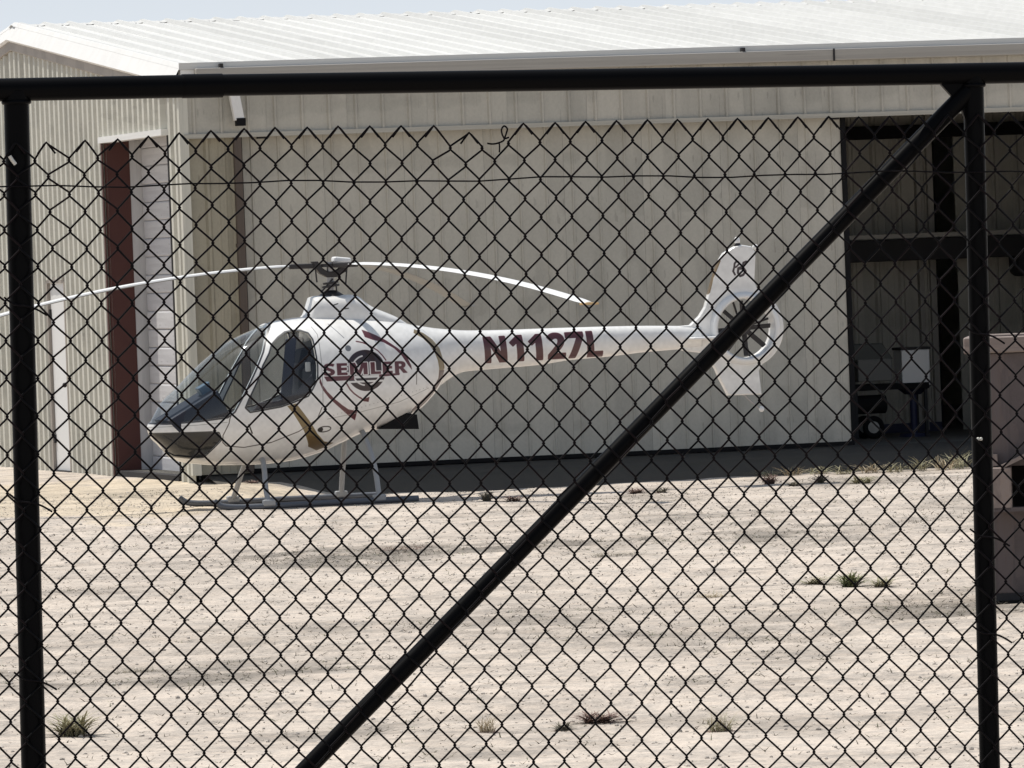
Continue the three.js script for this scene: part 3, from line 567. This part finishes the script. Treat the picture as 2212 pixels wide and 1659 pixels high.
// landing gear
{
  const lg = sub('landing_gear', heli);
  const xs = [hp(486, 1090, TRACK)[0], hp(904, 1085, TRACK)[0]], y = 0.036;
  for (const s of [1, -1]) {
    const k = part('skid', smoothTube([V3(xs[0] - 0.10, y + 0.06, s * TRACK), V3(xs[0] - 0.045, y + 0.02, s * TRACK), V3(xs[0] + 0.06, y, s * TRACK), V3((xs[0] + xs[1]) / 2, y, s * TRACK), V3(xs[1] - 0.1, y, s * TRACK), V3(xs[1], y, s * TRACK)], 0.029, 48, 12), skidDark, lg);
    part('skid_plate', box(xs[1] - xs[0] - 0.35, 0.014, 0.05, (xs[0] + xs[1]) / 2, 0.012, s * TRACK, 0.005), darkMetal, k);
  }
  const legs = [[hp(568, 1000, 0.35), hp(578, 1060, 0.68), hp(581, 1088, TRACK)], [hp(785, 940, 0.35), hp(808.5, 1004.6, 0.62), hp(820, 1084, TRACK)]];
  for (const L of legs) for (const s of [1, -1]) {
    const zz = [0.36, 0.62, TRACK];
    const k = part('leg', smoothTube([V3(L[0][0], L[0][1] + 0.06, s * 0.2), V3(L[0][0], L[0][1] + 0.01, s * zz[0]), V3(L[1][0], L[1][1], s * zz[1]), V3(L[2][0], y + 0.02, s * TRACK)], 0.026, 24, 10), skidGrey, lg);
    part('leg_shoe', box(0.12, 0.06, 0.075, L[2][0], y + 0.025, s * TRACK, 0.015), skidGrey, k);
  }
}
// rotor head and blades
const HUBY = hp(713, 573)[1];
{
  const rh = sub('rotor_head', heli), Z = (u, v, z = 0) => { const p = hp(u, v); return V3(p[0], p[1], z); };
  part('mast', new THREE.CylinderGeometry(0.032, 0.036, HUBY - hp(712, 640)[1] + 0.06, 16).translate(0, (HUBY + hp(712, 640)[1]) / 2, 0), steel, rh);
  part('mast_base', new THREE.CylinderGeometry(0.05, 0.13, 0.05, 20).translate(0, hp(712, 633)[1], 0), darkMetal, rh);
  for (const [v, r] of [[611, 0.075], [618, 0.085]]) part('swashplate', new THREE.CylinderGeometry(r, r, 0.018, 20).rotateZ(0.12).translate(0, hp(712, v)[1], 0), darkMetal, rh);
  const yoke = new THREE.Shape(hps([[674, 566], [684, 566], [694, 580], [706, 588], [722, 588], [734, 579], [744, 566], [754, 568], [744, 586], [726, 597], [706, 598], [690, 590], [680, 577]]).map((p) => new THREE.Vector2(...p)));
  part('yoke', new THREE.ExtrudeGeometry(yoke, { depth: 0.07, bevelSize: 0.006, bevelThickness: 0.006, bevelSegments: 2 }).translate(0, 0, -0.035), darkMetal, rh);
  part('hub_plate', new THREE.CylinderGeometry(0.085, 0.085, 0.03, 20).translate(0, HUBY, 0), darkMetal, rh);
  part('hub_cap', new RoundedBoxGeometry(0.17, 0.055, 0.13, 3, 0.02).rotateZ(-0.12).translate(...hp(737, 562), 0), plainWhite, rh);
  for (const [a, b, z] of [[[678, 575], [682, 610], 0.05], [[747, 572], [744, 616], 0.05], [[690, 632], [716, 602], 0.06], [[716, 636], [717, 608], -0.08], [[724, 634], [722, 612], 0.07]]) part('pitch_link', polyTube([Z(...a, z), Z(...b, z)], 0.008, 6), darkMetal, rh);
  const RAD = 3.72;
  const bladeGrey = mat([0.26, 0.26, 0.25], 0.6);
  const blade = (droop, lower, pitch) => {
    const P = [], I = [], n = 40, prof = lower ? [[0.005, -0.0015], [1, -0.001], [0.65, -0.008], [0.3, -0.011], [0.05, -0.010]] : [[0, 0], [0.05, 0.012], [0.3, 0.016], [0.65, 0.009], [1, 0.001]];
    for (let i = 0; i <= n; i++) {
      const r = lerp(0.33, RAD, i / n), ch = i > n - 1 ? 0.11 : r < 0.5 ? lerp(0.07, 0.135, (r - 0.33) / 0.17) : 0.135, tw = pitch - 0.04 * r / RAD;
      const y0 = -droop * Math.pow(r / RAD, 2.05) + 0.01;
      for (const [c, h] of prof) { const a = (c - 0.25) * ch; P.push(r, y0 + h * (ch / 0.135) - a * Math.sin(tw), a * Math.cos(tw)); }
    }
    const m = prof.length;
    for (let i = 0; i < n; i++) for (let k = 0; k < m; k++) { const k2 = (k + 1) % m, a = i * m + k, b = i * m + k2; I.push(a, b, a + m, b, b + m, a + m); }
    for (let k = 1; k < m - 1; k++) { I.push(0, k + 1, k); I.push(n * m, n * m + k, n * m + k + 1); }
    const g = new THREE.BufferGeometry(); g.setAttribute('position', new THREE.Float32BufferAttribute(P, 3)); g.setAttribute('uv', new THREE.Float32BufferAttribute(new Float32Array(P.length / 3 * 2), 2)); g.setIndex(I);
    return toCreasedNormals(g, 0.7);
  };
  for (const [az, droop, pitch] of [[50, 0.44, 0.07], [169.5, 0.52, -0.14], [289, 0.46, 0.03]]) {
    const b = part('rotor_blade', blade(droop, false, pitch), plainWhite, heli); part('blade_underside', blade(droop, true, pitch), bladeGrey, b); b.position.set(0, HUBY, 0); b.rotation.y = -(az * Math.PI / 180 + HA);
    const yt = (r) => -droop * Math.pow(r / RAD, 2.05) + 0.01;
    part('blade_grip', box(0.30, 0.05, 0.08, 0.24, 0.0, 0.0, 0.015), darkMetal, b);
    part('blade_tip', box(0.10, 0.02, 0.15, RAD + 0.03, yt(RAD) - 0.006, 0.03, 0.006).applyMatrix4(new THREE.Matrix4()), az === 50 ? mat([0.62, 0.42, 0.20], 0.5) : bladeGrey, b);
  }
}

// ------------------------------------------------------------------ dumpster at the right
{
  const o = thing('steel_dumpster', 'brown mauve steel dumpster with fork pocket standing on the dirt lot', 'dumpster');
  const p = at(2144, 1300, 42.3); o.position.set(p.x, gh(p.x, -42.3), -42.3); o.rotation.y = -0.10;
  const tone = noiseTex(256, (u, v) => { const a = pn(u, v, 4), b = pn(u, v, 16), c = pn(u, v, 70); let k = 0.86 + 0.22 * (a - 0.5) + 0.16 * (b - 0.5) + 0.1 * (c - 0.5); return a > 0.58 ? [k * 1.16, k * 1.12, k * 1.08] : [k, k, k]; }, 1.1, true);
  const m = mat([0.12, 0.095, 0.092], 0.7, { map: tone }), m2 = mat([0.27, 0.215, 0.19], 0.65, { map: tone });
  const fx = (x) => x - p.x;
  const x0 = fx(2.84), W = 1.85, D = 1.3;
  const oa = fx(3.022), ob = fx(3.50), y0 = 0.588, y1 = 0.845;                       // opening of the fork pocket
  part('front_plate', box(oa - x0, 1.46, 0.02, (x0 + oa) / 2, 0.80, -0.01), m, o);
  part('front_plate', box(x0 + W - ob, 1.46, 0.02, (x0 + W + ob) / 2, 0.80, -0.01), m, o);
  part('front_plate', box(ob - oa, y0 - 0.07, 0.02, (oa + ob) / 2, (y0 + 0.07) / 2, -0.01), m, o);
  part('front_plate', box(ob - oa, 1.53 - y1, 0.02, (oa + ob) / 2, (1.53 + y1) / 2, -0.01), m, o);
  part('back_plate', box(W, 1.46, 0.02, x0 + W / 2, 0.80, -D + 0.01), m, o);
  for (const x of [x0 + 0.01, x0 + W - 0.01]) part('side_plate', box(0.02, 1.46, D - 0.04, x, 0.80, -D / 2), m, o);
  part('lid', box(W - 0.04, 0.03, D - 0.04, x0 + W / 2, 1.60, -D / 2), m2, o);
  part('top_lip', box(W + 0.16, 0.10, 0.09, x0 + W / 2, 1.585, 0.0, 0.012), m2, o);
  part('top_lip', box(W + 0.16, 0.10, 0.09, x0 + W / 2, 1.585, -D, 0.012), m2, o);
  for (const x of [x0 - 0.04, x0 + W + 0.04]) part('side_lip', box(0.09, 0.10, D - 0.1, x, 1.585, -D / 2, 0.012), m2, o);
  part('base_rail', box(W, 0.05, D, x0 + W / 2, 0.05, -D / 2), M.dark, o);
  for (const z of [0.02 - 0.1, -D + 0.1]) part('skid_foot', box(W - 0.2, 0.05, 0.1, x0 + W / 2, 0.025, z), M.dark, o);
  // fork pocket on the face
  const k = sub('fork_pocket', o);
  for (const x of [fx(2.965), fx(3.56)]) part('pocket_cheek', box(0.115, 0.265, 0.17, x, 0.708, 0.085, 0.008), m2, k);
  part('pocket_floor', box(0.70, 0.025, 0.17, fx(3.262), 0.585, 0.085), m, k);
  part('pocket_roof', box(0.70, 0.022, 0.17, 0, 0, 0).rotateZ(0.42).translate(fx(3.28), 0.985, 0.085), m2, k);
  part('pocket_bolt', box(0.03, 0.07, 0.05, fx(2.925), 0.885, 0.03), m2, k);
  for (const x of [0.42, 0.95, 1.45]) part('stiffener', box(0.06, 0.46, 0.03, x0 + x, 0.33, 0.012, 0.008), m, o);
}

// ------------------------------------------------------------------ chain link fence in front
const FB = 0.26, FT = 0.0137, FP = at(1106, 829.5, 15.5);
const fence = thing('chain_link_fence', 'black chain link fence with top rail, posts and diagonal brace', 'fence');
fence.position.copy(FP); fence.rotation.order = 'YXZ'; fence.rotation.set(0, FB, -FT);
const coat = noiseTex(256, (u, v) => { const k = 0.8 + 0.5 * (pn(u, v, 20) - 0.5) + 0.4 * (pn(u, v, 90) - 0.5); return [k, k, k]; }, 0.3);
const blackPaint = new THREE.MeshPhysicalMaterial({ color: rgb(0.003, 0.003, 0.0035), roughness: 0.38, ior: 1.13 });
const wc = (r, g, b, q) => new THREE.MeshPhysicalMaterial({ color: rgb(r, g, b), roughness: q, ior: 1.15 });
const wireCoat = wc(0.006, 0.005, 0.006, 0.55);
const wireMats = [wireCoat, wc(0.010, 0.007, 0.008, 0.6), wc(0.005, 0.005, 0.006, 0.5)];
const bare = mat([0.55, 0.54, 0.50], 0.5);
{
  const pipe = (a, b, r, n = 24) => polyTube([a, V3((a.x + b.x) / 2, (a.y + b.y) / 2, 0), b], r, n);
  const bot = -(FP.y) - 0.05;
  part('top_rail', polyTube([V3(-0.72, 0.678, 0), V3(0.8, 0.675, 0), V3(2.3, 0.675, 0)], 0.0242, 28), blackPaint, fence);
  part('top_rail', polyTube([V3(-2.3, 0.676, 0), V3(-1.5, 0.675, 0), V3(-0.66, 0.677, 0)], 0.0255, 28), blackPaint, fence);
  part('rail_sleeve', polyTube([V3(-0.735, 0.677, 0), V3(-0.70, 0.677, 0), V3(-0.645, 0.677, 0)], 0.0268, 24), blackPaint, fence);
  for (const [x, r] of [[-1.107, 0.0275], [1.102, 0.0235]]) {
    const p = part('post', polyTube([V3(x, bot, 0), V3(x, -0.4, 0), V3(x, 0.672, 0)], r, 28), blackPaint, fence);
    part('weld', new THREE.TorusGeometry(r + 0.0005, 0.005, 8, 28).rotateX(Math.PI / 2).translate(x, 0.648, 0), blackPaint, p);
  }
  part('brace', polyTube([V3(-1.09, -1.395, 0), V3(0, -0.38, 0), V3(1.09, 0.636, 0)], 0.0205, 28), blackPaint, fence);
  part('bottom_rail', polyTube([V3(-2.3, bot + 0.42, 0), V3(0, bot + 0.42, 0), V3(2.3, bot + 0.42, 0)], 0.021, 20), blackPaint, fence);
  part('brace_gusset', new THREE.ExtrudeGeometry(new THREE.Shape([[1.08, 0.655], [1.02, 0.655], [1.07, 0.60], [1.082, 0.56]].map((p) => new THREE.Vector2(...p))), { depth: 0.012, bevelEnabled: false }).translate(0, 0, -0.006), blackPaint, fence);
  // mesh: each wire is a flattened spiral hooked into its neighbours
  const Wd = 0.0714, Hd = 0.0838, A0 = 0.0339, YT = 0.5785, r = 0.00225, ZM = 0.033;
  const rows = Math.floor((YT - bot - 0.12) / (Hd / 2));
  const node = (c, q) => {                                         // column, row -> position, with hand-made unevenness
    let x = A0 + c * Wd / 2, y = YT - q * Hd / 2 + (q > 0 && q < 3 ? 0.0025 * q : 0.004 * (q > 0));
    const dn = YT - y;
    x -= 0.015 * Math.min(1, dn) * (1 - sstep(0.2, 1.0, x)); y -= 0.011 * (x + 0.2) * Math.min(1, dn * 1.2);
    x += (hash(c * 1.3, q * 2.1) - 0.5) * 0.0022 + (vnoise(c * 0.17 + 5, q * 0.13) - 0.5) * 0.010;
    y += (hash(c * 2.7 + 1, q * 1.7) - 0.5) * 0.0020 + (vnoise(c * 0.12, q * 0.16 + 9) - 0.5) * 0.008;
    const g1 = Math.exp(-(Math.pow((x + 0.10) / 0.055, 2) + Math.pow((y - 0.57) / 0.07, 2))); x += 0.012 * g1; y -= 0.018 * g1;
    if (x < -0.55) { const k = sstep(-0.55, -1.0, x) * Math.exp(-dn * 4); y -= 0.022 * k; x += 0.018 * k * (hash(c, 3) - 0.5); }
    return [x, y, (vnoise(c * 0.2, q * 0.2 + 30) - 0.5) * 0.004];
  };
  const c0 = Math.ceil((-2.05 - A0) / (Wd / 2)), c1 = Math.floor((2.05 - A0) / (Wd / 2));
  for (let c = c0; c < c1; c++) {
    const pts = [];
    const left = (q) => (c + q) % 2 === 0;                         // bend at column c on these rows, else at c + 1
    for (let q = 0; q <= rows; q++) {
      const L = left(q), [x, y, z] = node(L ? c : c + 1, q), s = L ? -1 : 1;
      if (q === 0 && (c === -2 || c === -3)) continue;               // broken peak
      if (q === 0) {                                               // knuckled end: folds over its neighbour at the top
        if (L) { pts.push(V3(x - 0.0195, y - 0.0205, ZM + z - r), V3(x - 0.006, y - 0.004, ZM + z - r), V3(x - 0.0005, y + 0.004, ZM + z + r), V3(x + 0.005, y - 0.001, ZM + z + r)); }
        else { pts.push(V3(x + 0.0195, y - 0.0205, ZM + z + r), V3(x + 0.006, y - 0.003, ZM + z + r), V3(x + 0.0005, y + 0.0045, ZM + z - r), V3(x - 0.005, y - 0.001, ZM + z - r)); }
        continue;
      }
      const e = 0.0052, hook = r * 0.9;
      pts.push(V3(x - s * e * 0.75 + s * hook, y + e * 1.05, ZM + z + (L ? -r : r) * 1.0));
      pts.push(V3(x + s * hook, y, ZM + z));
      pts.push(V3(x - s * e * 0.75 + s * hook, y - e * 1.05, ZM + z + (L ? r : -r) * 1.0));
    }
    part('wire', polyTube(pts, r, 6), wireMats[(c + 100) % 3], fence);
  }
  const tw = []; for (let i = 0; i <= 60; i++) { const x = -2.2 + i * 4.4 / 60; tw.push(V3(x, 0.457 - 0.005 * x + 0.003 * Math.sin(x * 9) + 0.002 * Math.sin(x * 23), ZM + 0.004)); }
  part('tension_wire', polyTube(tw, 0.0017, 6), wireCoat, fence);
  // loose curled wire end where the top edge is broken, and tie wires
  const f = (u, v) => { const fx = V3(Math.cos(FB), 0, -Math.sin(FB)), p = hit(u, v, FP, V3(Math.sin(FB), 0, Math.cos(FB))).sub(FP), a = p.dot(fx); return [a * Math.cos(FT) - p.y * Math.sin(FT), a * Math.sin(FT) + p.y * Math.cos(FT)]; };
  const zz = (u, v) => [877.8 + u * 0.14879, 219.4 + v * 0.14879];  // local survey of the broken spot
  const curl = [[1115, 612], [1190, 622], [1280, 606], [1360, 560], [1330, 480], [1322, 410], [1360, 362], [1405, 400], [1390, 470], [1372, 540], [1430, 525]].map(([a, b]) => { const q = f(...zz(a, b)); return V3(q[0], q[1], ZM + 0.003); });
  part('loose_wire', smoothTube(curl, 0.0020, 60, 6), wireCoat, fence);
  part('loose_wire', smoothTube([[1285, 600], [1292, 660], [1290, 745]].map(([a, b]) => { const q = f(...zz(a, b)); return V3(q[0], q[1], ZM + 0.004); }), 0.0018, 10, 6), wireCoat, fence);
  const tie = (u, v, rad = 0.009) => { const q = f(u, v); part('tie_wire', new THREE.TorusGeometry(rad, 0.0021, 6, 16).rotateY(0.5).translate(q[0], q[1], ZM + 0.002), wireCoat, fence); };
  for (const [u, v, q] of [[1813, 382, 0.007]]) tie(u, v, q);
  const spots = [[-1.107, 0.2], [-1.107, -0.23], [-1.107, -0.62], [1.102, 0.08], [1.102, -0.38], [1.102, -0.60]];
  for (const [x, y] of spots) part('post_tie', smoothTube([V3(x - 0.045, y + 0.022, ZM), V3(x - 0.024, y + 0.006, ZM + 0.004), V3(x + 0.01, y, ZM + 0.006), V3(x + 0.03, y - 0.008, ZM), V3(x + 0.05, y - 0.02, ZM - 0.004)], 0.0022, 20, 6), wireCoat, fence);
  part('bare_tie', polyTube([f(13, 338), f(19, 347), f(26, 356)].map((q) => V3(q[0], q[1], ZM + 0.008)), 0.0042, 8), bare, fence);
  for (const u of [2105, 2111]) { const q = f(u, 948); part('rivet', new THREE.SphereGeometry(0.0042, 8, 6).translate(q[0], q[1], 0.026), bare, fence); }
}

// ------------------------------------------------------------------ weeds
const wm = { green: mat([0.17, 0.19, 0.09], 0.9), olive: mat([0.29, 0.27, 0.17], 0.9), straw: mat([0.42, 0.35, 0.24], 0.9), rust: mat([0.19, 0.125, 0.105], 0.9), dark: mat([0.17, 0.155, 0.12], 0.9) };
for (const k in wm) wm[k].side = THREE.DoubleSide;
function bladeGeo(n, h, w, lean, leafy) {
  const P = [], I = [];
  for (let i = 0; i < n; i++) {
    const a = rr(0, 6.283), bx = rr(-1, 1) * w * 0.35, bz = rr(-1, 1) * w * 0.35, hh = h * rr(0.25, 1), out = rr(0.3, 1.3) * lean * w, wd = leafy ? rr(0.0018, 0.0048) : rr(0.001, 0.0022), bend = rr(-0.5, 0.5) * w;
    const ca = Math.cos(a), sa = Math.sin(a), o = P.length / 3;
    for (let k = 0; k <= 3; k++) {
      const t = k / 3, x = bx + ca * out * t * t - sa * bend * t * t * t, z = bz + sa * out * t * t + ca * bend * t * t * t, y = hh * (t - 0.25 * t * t * (out / (w + 0.01))), q = wd * (leafy ? 0.4 + Math.sin(t * 3) : 1 - 0.8 * t);
      P.push(x - sa * q, y, z + ca * q, x + sa * q, y, z - ca * q);
    }
    for (let k = 0; k < 3; k++) { const b = o + k * 2; I.push(b, b + 1, b + 2, b + 1, b + 3, b + 2); }
  }
  return sheet(P, new Array(P.length / 3 * 2).fill(0), I);
}
function weed(u, v, h, w, m, n, label, leafy = false, group, y = 0) {
  let p = groundAt(u, v, y); for (let i = 0; i < 3; i++) p = groundAt(u, v, gh(p.x, p.z));
  const o = thing('weed', label, 'weed', group); o.position.set(p.x, gh(p.x, p.z) - 0.004, p.z);
  part('leaves', bladeGeo(n * 2, h, w, 1, leafy), wm[m], o);
  part('dry_stems', bladeGeo(Math.ceil(n / 4), h * 1.25, w * 0.8, 0.9, false), wm[m === 'straw' ? 'olive' : 'straw'], o);
  if (w < 0.2) part('root_mat', (() => { const g = new THREE.SphereGeometry(1, 14, 8).scale(w * 0.6, 0.010, w * 0.35); return g; })(), wm.rust, o);
}
weed(158, 1590, 0.15, 0.17, 'olive', 90, 'green weed tuft on dirt right of the thicker fence post', true);
weed(1052, 1582, 0.12, 0.10, 'straw', 60, 'small pale dry weed tuft on the dirt lot near the brace');
weed(1290, 1561, 0.07, 0.15, 'rust', 90, 'low reddish brown weed patch flat on the dirt', true);
weed(1214, 1578, 0.05, 0.07, 'dark', 40, 'tiny dark weed beside the reddish brown patch', true);
weed(1556, 1580, 0.12, 0.14, 'olive', 80, 'low olive weed tuft with dry stems on the dirt', false);
weed(1838, 1268, 0.13, 0.14, 'green', 80, 'green leafy weed on the lot in front of the hangar opening', true);
weed(1905, 1268, 0.08, 0.12, 'olive', 50, 'flat olive weed right beside the green leafy weed', true);
weed(1760, 1262, 0.07, 0.14, 'olive', 50, 'flat olive weed left beside the green leafy weed', true);
weed(1052, 1082, 0.11, 0.10, 'dark', 60, 'dark weed just behind the tail end of the skid', true);
weed(1108, 1083, 0.08, 0.16, 'rust', 60, 'flat brown weed behind the skid under the tail boom', true);
weed(1372, 1066, 0.07, 0.14, 'rust', 50, 'flat brown weed under the middle of the tail boom', true);
weed(1428, 1064, 0.07, 0.12, 'dark', 40, 'small dark weed under the rear half of the tail boom', true);
weed(1662, 1046, 0.12, 0.12, 'rust', 60, 'rust coloured weed below the tail fin', true);
weed(1716, 1050, 0.06, 0.14, 'dark', 40, 'low dark weed on the lot right of the tail fin', true);
weed(1772, 1046, 0.10, 0.10, 'dark', 60, 'dark upright weed between tail fin and hangar opening', true);
weed(1862, 1044, 0.09, 0.20, 'olive', 70, 'wide olive weed in front of the hangar opening', true);
weed(545, 1052, 0.05, 0.12, 'rust', 30, 'small brown weed behind the front landing gear leg', true);
weed(1540, 1290, 0.05, 0.2, 'straw', 60, 'thin dry grass patch in the middle of the lot', false);
weed(870, 1188, 0.06, 0.5, 'rust', 90, 'long flat patch of dry brown weeds across the lot', false);
weed(1330, 1200, 0.06, 0.5, 'dark', 90, 'long flat patch of dark dry weeds right of the brace', false);
weed(300, 1452, 0.05, 0.4, 'dark', 80, 'flat dark weed streak beside the thicker fence post', false);
for (const [k, u, v, h] of [[0, 1655, 1012, 0.10], [1, 1712, 1010, 0.13], [2, 1768, 1007, 0.11], [3, 1825, 1007, 0.12], [4, 1880, 1004, 0.16], [5, 1930, 1003, 0.13], [6, 1985, 1000, 0.18], [7, 2038, 998, 0.20], [8, 2075, 996, 0.26]])
  weed(u, v + 17, h, 0.26, k % 3 === 1 ? 'straw' : 'olive', 26, k % 3 === 1 ? 'pale straw coloured weed at the shaded foot of the hangar' : 'olive weed at the shaded foot of the hangar', true, k % 3 === 1 ? 'straw coloured weeds along the foot of the hangar' : 'olive weeds along the foot of the hangar', -0.25);

// scattered pebbles and dry stubble, too many to count
{
  const inst = (name, geo, m, n, place, label, category) => {
    const im = new THREE.InstancedMesh(geo, m, n), q = new THREE.Object3D(), col = new THREE.Color(); let i = 0, guard = 0;
    while (i < n && guard++ < n * 40) {
      const d = Math.sqrt(rr(27 * 27, 74 * 74)), x = rr(-1, 1) * (d * 0.082 + 0.8), r = place(x, d); if (!r) continue;
      q.position.set(x, gh(x, -d) + (r.y || 0), -d); q.rotation.set(rr(-0.3, 0.3), rr(0, 6.28), rr(-0.3, 0.3)); q.scale.set(r.s * rr(0.7, 1.5), r.s * rr(0.5, 1.1) * (r.h || 1), r.s * rr(0.7, 1.3)); q.updateMatrix(); im.setMatrixAt(i, q.matrix);
      col.setRGB(...r.c); im.setColorAt(i, col); i++;
    }
    im.count = i; im.name = name; im.castShadow = im.receiveShadow = true; im.userData = { kind: 'stuff', label, category }; scene.add(im);
  };
  const peb = new THREE.IcosahedronGeometry(1, 0);
  inst('gravel', peb, mat([1, 1, 1], 0.9), 14000, (x, d) => { const k = rr(0.32, 0.62); return { s: 0.004 + 0.010 * Math.pow(rnd(), 5), c: [k, k * 0.9, k * 0.8], y: 0.002 }; }, 'loose pale gravel scattered over the dirt lot', 'gravel');
  const tuft2 = (() => { seed = 5; const P = [], I = []; for (let i = 0; i < 6; i++) { const a = rr(0, 6.28), o = P.length / 3, l = rr(0.5, 1.3), c = Math.cos(a), s = Math.sin(a), hh = rr(0.3, 1); P.push(-s * 0.07, 0, c * 0.07, s * 0.07, 0, -c * 0.07, c * l, hh, s * l); I.push(o, o + 1, o + 2); } return sheet(P, new Array(P.length / 3 * 2).fill(0), I); })();
  const sm = mat([1, 1, 1], 0.95); sm.side = THREE.DoubleSide; seed = 1234;
  inst('dry_stubble', tuft2, sm, 15000, (x, d) => { const s = soil(x, d); if (rnd() > 0.10 + 0.95 * s * s) return null; const k = rr(0.05, 0.20); return { s: rr(0.012, 0.04), h: rr(0.5, 1.2), c: rnd() < 0.7 ? [k, k * 0.86, k * 0.66] : [k * 0.8, k * 0.85, k * 0.45] }; }, 'sparse dry brown stubble growing in bands over the dirt lot', 'dry grass');
}
renderer.render(scene, camera);
